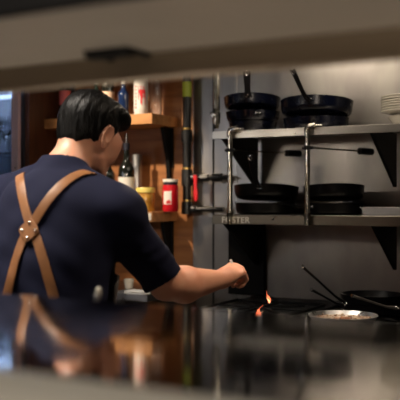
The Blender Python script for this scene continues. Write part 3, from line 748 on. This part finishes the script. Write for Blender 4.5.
def legs(p, e=0):
    d = None
    for a, b, c in ((HIPR, KNR, ANR), (HIPL, KNL, ANL)):
        q = smin(cap(p, a, b, .088+e, .058+e), cap(p, b, c, .058+e, .042+e*1.2), .03)
        d = q if d is None else smin(d, q, .03)
    return d
def feet(p, e=0):
    d = None
    for a, s in ((ANR, .12), (ANL, -.12)):
        y0 = 0 if s > 0 else -.02
        q = cap(p, Bd(s, y0-.03, .05+e), Bd(s*1.15, y0+.13, .034+e), .040+e, .028+e); q = smin(q, cap(p, a, Bd(s, y0, .05), .042+e, .04+e), .02)
        d = q if d is None else np.minimum(d, q)
    return smax(d, -(p[:, 2]-.004), .006)
def headf(p):
    q = toH(p)
    d = ell(q, (0, -.014, .028), (.074, .088, .086))
    d = smin(d, ell(q, (0, .030, -.035), (.060, .066, .082)), .03)
    d = smin(d, ell(q, (0, .068, -.098), (.026, .024, .022)), .03)
    for s in (1, -1):
        d = smin(d, cap(q, (s*.056, .008, -.062), (s*.022, .070, -.104), .014, .013), .025)
        d = smin(d, ell(q, (s*.042, .060, -.026), (.024, .024, .030)), .02); d = smin(d, ell(q, (s*.046, .054, .006), (.023, .028, .028)), .02)       # cheekbone
        d = smax(d, -ell(q, (s*.031, .108, .002), (.019, .014, .012)), .012)      # eye socket
        d = smin(d, cap(q, (s*.012, .098, .022), (s*.046, .084, .022), .006, .005), .008)   # brow
        d = smin(d, ell(q, (s*.031, .0885, .0015), (.0145, .010, .0085)), .004)    # lids
    d = smin(d, cap(q, (0, .093, .012), (0, .112, -.028), .007, .009), .010)
    for s in (1, -1): d = smin(d, ell(q, (s*.011, .104, -.031), (.007, .009, .006)), .005)
    d = smin(d, cap(q, (-.016, .092, -.058), (.016, .092, -.058), .0052, .0052), .005)
    d = smin(d, cap(q, (-.013, .091, -.067), (.013, .091, -.067), .0062, .0062), .004)
    for s in (1, -1):                                                             # ears
        c = [(.0765, .013, -.020), (.0775, .017, -.004), (.081, .016, .014), (.083, .007, .027), (.084, -.008, .028), (.0845, -.018, .015), (.084, -.019, -.004), (.082, -.012, -.022), (.079, -.001, -.033)]
        e = ell(q, (s*.0765, -.001, -.001), (.0085, .0175, .029))
        e = smax(e, -ell(q, (s*.090, .001, .001), (.014, .0110, .020)), .003)
        for a, b in zip(c, c[1:]): e = smin(e, cap(q, (s*a[0], a[1], a[2]), (s*b[0], b[1], b[2]), .0042, .0042), .0035)
        e = smin(e, ell(q, (s*.077, .003, -.031), (.005, .009, .009)), .005)
        e = smin(e, cap(q, (s*.0765, .012, -.004), (s*.078, .010, -.014), .004, .004), .004)
        d = smin(d, e, .005)
    return d
def bodyf(p):
    d = torso(p); d = smin(d, legs(p), .05); d = smin(d, feet(p), .02)
    d = smin(d, neckcap(p), .035)
    aR, aL = arms(p); hr = hand(p, wrR, *HR, 1, curlR); hl = hand(p, wrL, *HL, 1, curlL)
    d = smin(d, smin(aR, hr, .016), .03); d = smin(d, smin(aL, hl, .016), .03)
    return smin(d, headf(p), .022)
person = surf('person', bodyf, (-.85, 2.0, -.004), (.26, 2.98, 1.70), .0042, 'skin', minv=None, smooth_it=1)
tag(person, 'person seen from behind in navy t-shirt and tan crossed leather straps reaching over the stove', 'person')
# eyes
for s in (1, -1):
    e = MB().sphere(HW(s*.031, .0815, .0015), .0105, 16).build('eye', 'white', person)
    MB().sphere(HW(s*.031, .0880, -.001), .0050, 12).build('iris', 'iris', e)
# hair
def hairf(p):
    q = toH(p); x, y, z = q[:, 0], q[:, 1], q[:, 2]
    d = ell(q, (0, -.016, .038), (.0825, .097, .096))
    d = smin(d, ell(q, (.005, .048, .094), (.060, .048, .030)), .03)        # swept up front
    d = smin(d, ell(q, (.022, .058, .080), (.044, .038, .028)), .02)
    d = smin(d, ell(q, (.0, -.060, -.022), (.050, .030, .046)), .03)
    fl = x*1.0+.35*y
    g = np.sin(fl*260+4*np.sin(y*28+x*9)+3*np.sin(z*26))*.0007+np.sin(fl*110+3*np.sin(z*33)+2*np.sin(y*19+1))*.0010+np.sin(fl*520+5*np.sin(y*31))*.0005
    d = d+g
    lowline = np.where(y > .010, -.034+np.maximum(y-.03, 0)*1.2, np.clip(.030-(.010-y)*2.6, -.088, .035))
    d = smax(d, lowline-z, .006)
    reg = smax(.050-y+.25*np.minimum(z, 0)*-1, z-.054, .010)            # the open face
    d = smax(d, -reg, .008)
    ear = ell(q, (.082, -.001, .000), (.030, .0185, .031)); ear2 = ell(q, (-.082, -.001, .000), (.030, .0185, .031))
    d = smax(d, -np.minimum(ear, ear2), .006)
    return d
hair = surf('hair', hairf, HD-.16, HD+.17, .0026, 'hair', person, minv=300, smooth_it=0)
# t-shirt
UA = nz(np.array(elR)-np.array(shR)); UAc = nz(UA*np.array((1, .15, 1))); UL = nz(np.array(elL)-np.array(shL))
def shirtf(p):
    d = torso(p, .012, .016)
    uR = cap(p, shR, tuple(np.array(elR)+UA*.03), .071, .060); uL = cap(p, shL, tuple(np.array(elL)+UL*.03), .077, .066)
    d = smin(d, uR, .035); d = smin(d, uL, .035)
    x, y, z = p[:, 0], p[:, 1], p[:, 2]
    bx = (x-OX)*ct-(y-OY)*st
    f = np.sin(bx*38+z*22+2.2*np.sin(z*13+bx*6))*.0022+np.sin(bx*17-z*41+1.7*np.sin(bx*21))*.0018+np.sin((x*.6+z)*75+2*np.sin(y*20+x*11))*.0009
    ar = np.clip(((p-A3(*shR))@A3(*UA))/.27, 0, 1); nearR = np.exp(-np.maximum(uR, 0)*60)
    f = f+nearR*ar*np.sin(((p-A3(*shR))@A3(*UA))*95+2.5*np.sin(z*40))*.0016
    d = d+f
    d = smax(d, .945-z, .004)
    d = smax(d, -(cap(p, (-.385, 2.34, 1.415), HW(0, -.03, -.02), .060, .060)), .005)
    # sleeve ends
    tR = (p-A3(*elR))@A3(*UAc)+.010; gR = np.where(uR < .05, tR, -1)
    d = smax(d, np.where((uR < .045) & (tR > -.05), tR, -1), .003)
    tL = (p-A3(*elL))@A3(*UL)-.0
    d = smax(d, np.where((uL < .045) & (tL > -.05), tL, -1), .003)
    for e_, U_ in ((elR, UA), (elL, UL)):
        a = np.array(e_)-U_*.045; b = np.array(e_)+U_*.08
        d = smax(d, -cap(p, a, b, .052, .057), .003)
    return d
shirt = surf('t_shirt', shirtf, (-.86, 2.0, .92), (.02, 2.72, 1.50), .0042, 'shirt', person, smooth_it=1)
# collar rib
# trousers, shoes
surf('trousers', lambda p: smax(smax(smin(smin(legs(p, .012), ell(p, Bd(0, 0, .93), (.180, .130, .135), RB), .04), ell(p, Bd(0, 0, .98), (.172, .126, .10), RB), .03), p[:, 2]-1.02, .004), .07-p[:, 2], .004), (-.80, 2.0, .04), (-.05, 2.6, 1.06), .007, 'trouser', person)
surf('shoes', lambda p: smax(feet(p, .008), p[:, 2]-.10, .004), (-.80, 2.0, -.03), (-.05, 2.6, .14), .006, 'shoe', person)
# bib apron hanging on the front
def apronf(p):
    q = (p-A3(OX, OY, 0))@RB; x, y, z = q[:, 0], q[:, 1], q[:, 2]
    d = np.abs(smin(torso(p, .028, .02), legs(p, .04), .08))-.004
    half = np.where(z > 1.12, .13, .30)
    d = smax(d, np.abs(x)-half, .004); d = smax(d, .03+.03*(z < 1.1)-y, .004); d = smax(d, z-1.30, .004); return smax(d, .52-z, .004)
surf('bib_apron', apronf, (-.80, 2.0, .48), (.0, 2.75, 1.34), .006, 'denim', person)
# straps traced over the back of the shirt
def trace(px, py):
    o = np.array((0, 0, 1.32)); dr = nz(((px-200)/FPX, 1, -(py-200)/FPX)); t = 1.7
    for _ in range(160):
        d = float(shirtf((o+dr*t)[None].astype(np.float32))[0])
        if d < .0004: break
        t += max(d*.6, .0004)
        if t > 4: break
    if t > 4: t = 2.35
    return o+dr*t
def grad(p):
    e = .012; g = [float(shirtf((p+np.eye(3)[k]*e)[None].astype(np.float32))[0]-shirtf((p-np.eye(3)[k]*e)[None].astype(np.float32))[0]) for k in range(3)]
    return nz(g)
def catmull(ps, n=10):
    ps = [np.array(q, float) for q in ps]; out = []
    for i in range(len(ps)-1):
        a = ps[max(i-1, 0)]; b = ps[i]; c = ps[i+1]; d = ps[min(i+2, len(ps)-1)]
        for k in range(n):
            t = k/n; out.append(.5*((2*b)+(c-a)*t+(2*a-5*b+4*c-d)*t*t+(3*b-a-3*c+d)*t**3))
    out.append(ps[-1]); return out
def strap(pts, wd, lift=.0022, extra=()):
    c2 = catmull(pts, 8); c = [trace(*q) for q in c2]; nn = [grad(q) for q in c]
    for q in extra: c.append(np.array(q[0])); nn.append(nz(q[1]))
    # smooth
    for _ in range(4):
        c = [c[0]]+[(c[i-1]+2*c[i]+c[i+1])/4 for i in range(1, len(c)-1)]+[c[-1]]; nn = [nn[0]]+[nz(nn[i-1]+2*nn[i]+nn[i+1]) for i in range(1, len(nn)-1)]+[nn[-1]]
    vs = []; th = .0028
    for i in range(len(c)):
        t = nz(c[min(i+1, len(c)-1)]-c[max(i-1, 0)]); s = nz(np.cross(t, nn[i])); n_ = nn[i]; b = c[i]+n_*lift
        vs += [b-s*wd/2-n_*.001, b+s*wd/2-n_*.001, b+s*wd/2+n_*th*.7, b+s*wd*.3+n_*th, b-s*wd*.3+n_*th, b-s*wd/2+n_*th*.7]
    fs = [(6*i+j, 6*i+(j+1) % 6, 6*i+6+(j+1) % 6, 6*i+6+j) for i in range(len(c)-1) for j in range(6)]
    m = MB().add(vs, fs+[(5, 4, 3, 2, 1, 0), tuple(range(6*len(c)-6, 6*len(c)))]); return m
def over(px, py, z_drop, fwd):      # continues over the shoulder to the chest
    a = trace(px, py); F = np.array((st, ct, 0))
    return [(a+F*.03+np.array((0, 0, .004)), (0, 0, 1)), (a+F*.07+np.array((0, 0, -.012)), (0, .5, 1)), (a+F*.11+np.array((0, 0, -.05)), (0, 1, .5))]
strap([(54.5, 299), (51, 287), (44, 262), (36.5, 237), (29, 220), (23.5, 199), (20.8, 184), (20, 174)], .0255, extra=over(20, 174, 0, 0)).build('shoulder_strap', 'leather', person)
strap([(7, 299), (10, 287), (17, 260), (25, 238), (36, 220), (49, 200), (64, 184), (79, 175), (88, 173.5)], .0255, lift=.0045, extra=over(88, 173.5, 0, 0)).build('shoulder_strap', 'leather', person)
c = trace(30.5, 231); n_ = grad(c); upv = np.array((0, 0, 1.)); s = nz(np.cross(upv, n_)); upv = nz(np.cross(n_, s))
if s[0] < 0: s = -s
c = c+n_*.0075
pm = MB(); q = []
for k in range(24):
    a = 2*PI*k/24; rr = .0265/(abs(math.cos(a))**1.25+abs(math.sin(a))**1.25)**(1/1.25)*1.12
    q.append(c+s*math.cos(a)*rr+upv*math.sin(a)*rr*1.06)
pm.prism(q, n_*.003); patch = pm.build('strap_patch', 'leather', person, bevel=.0008)
for a in (0, 90, 180, 270):
    a = math.radians(a); r_ = .0195; m = MB(); m.sphere(c+s*math.cos(a)*r_+upv*math.sin(a)*r_+n_*.0035, .0042, 12); m.build('rivet', 'rivet', patch)
# thin steel skewer held in the fist, its glint painted as plain white
a = np.array(P(230.5, 259.5, 2.66)); b = np.array(wrR)+np.array(HR[0])*.075-np.array((0, 0, .03))
m = MB().tube([a, a*.5+b*.5, b], [.0050, .0036, .0022], 10).build('skewer', 'capw')
tag(m, 'tip of a thin steel utensil sticking out above the clenched hand', 'utensil')
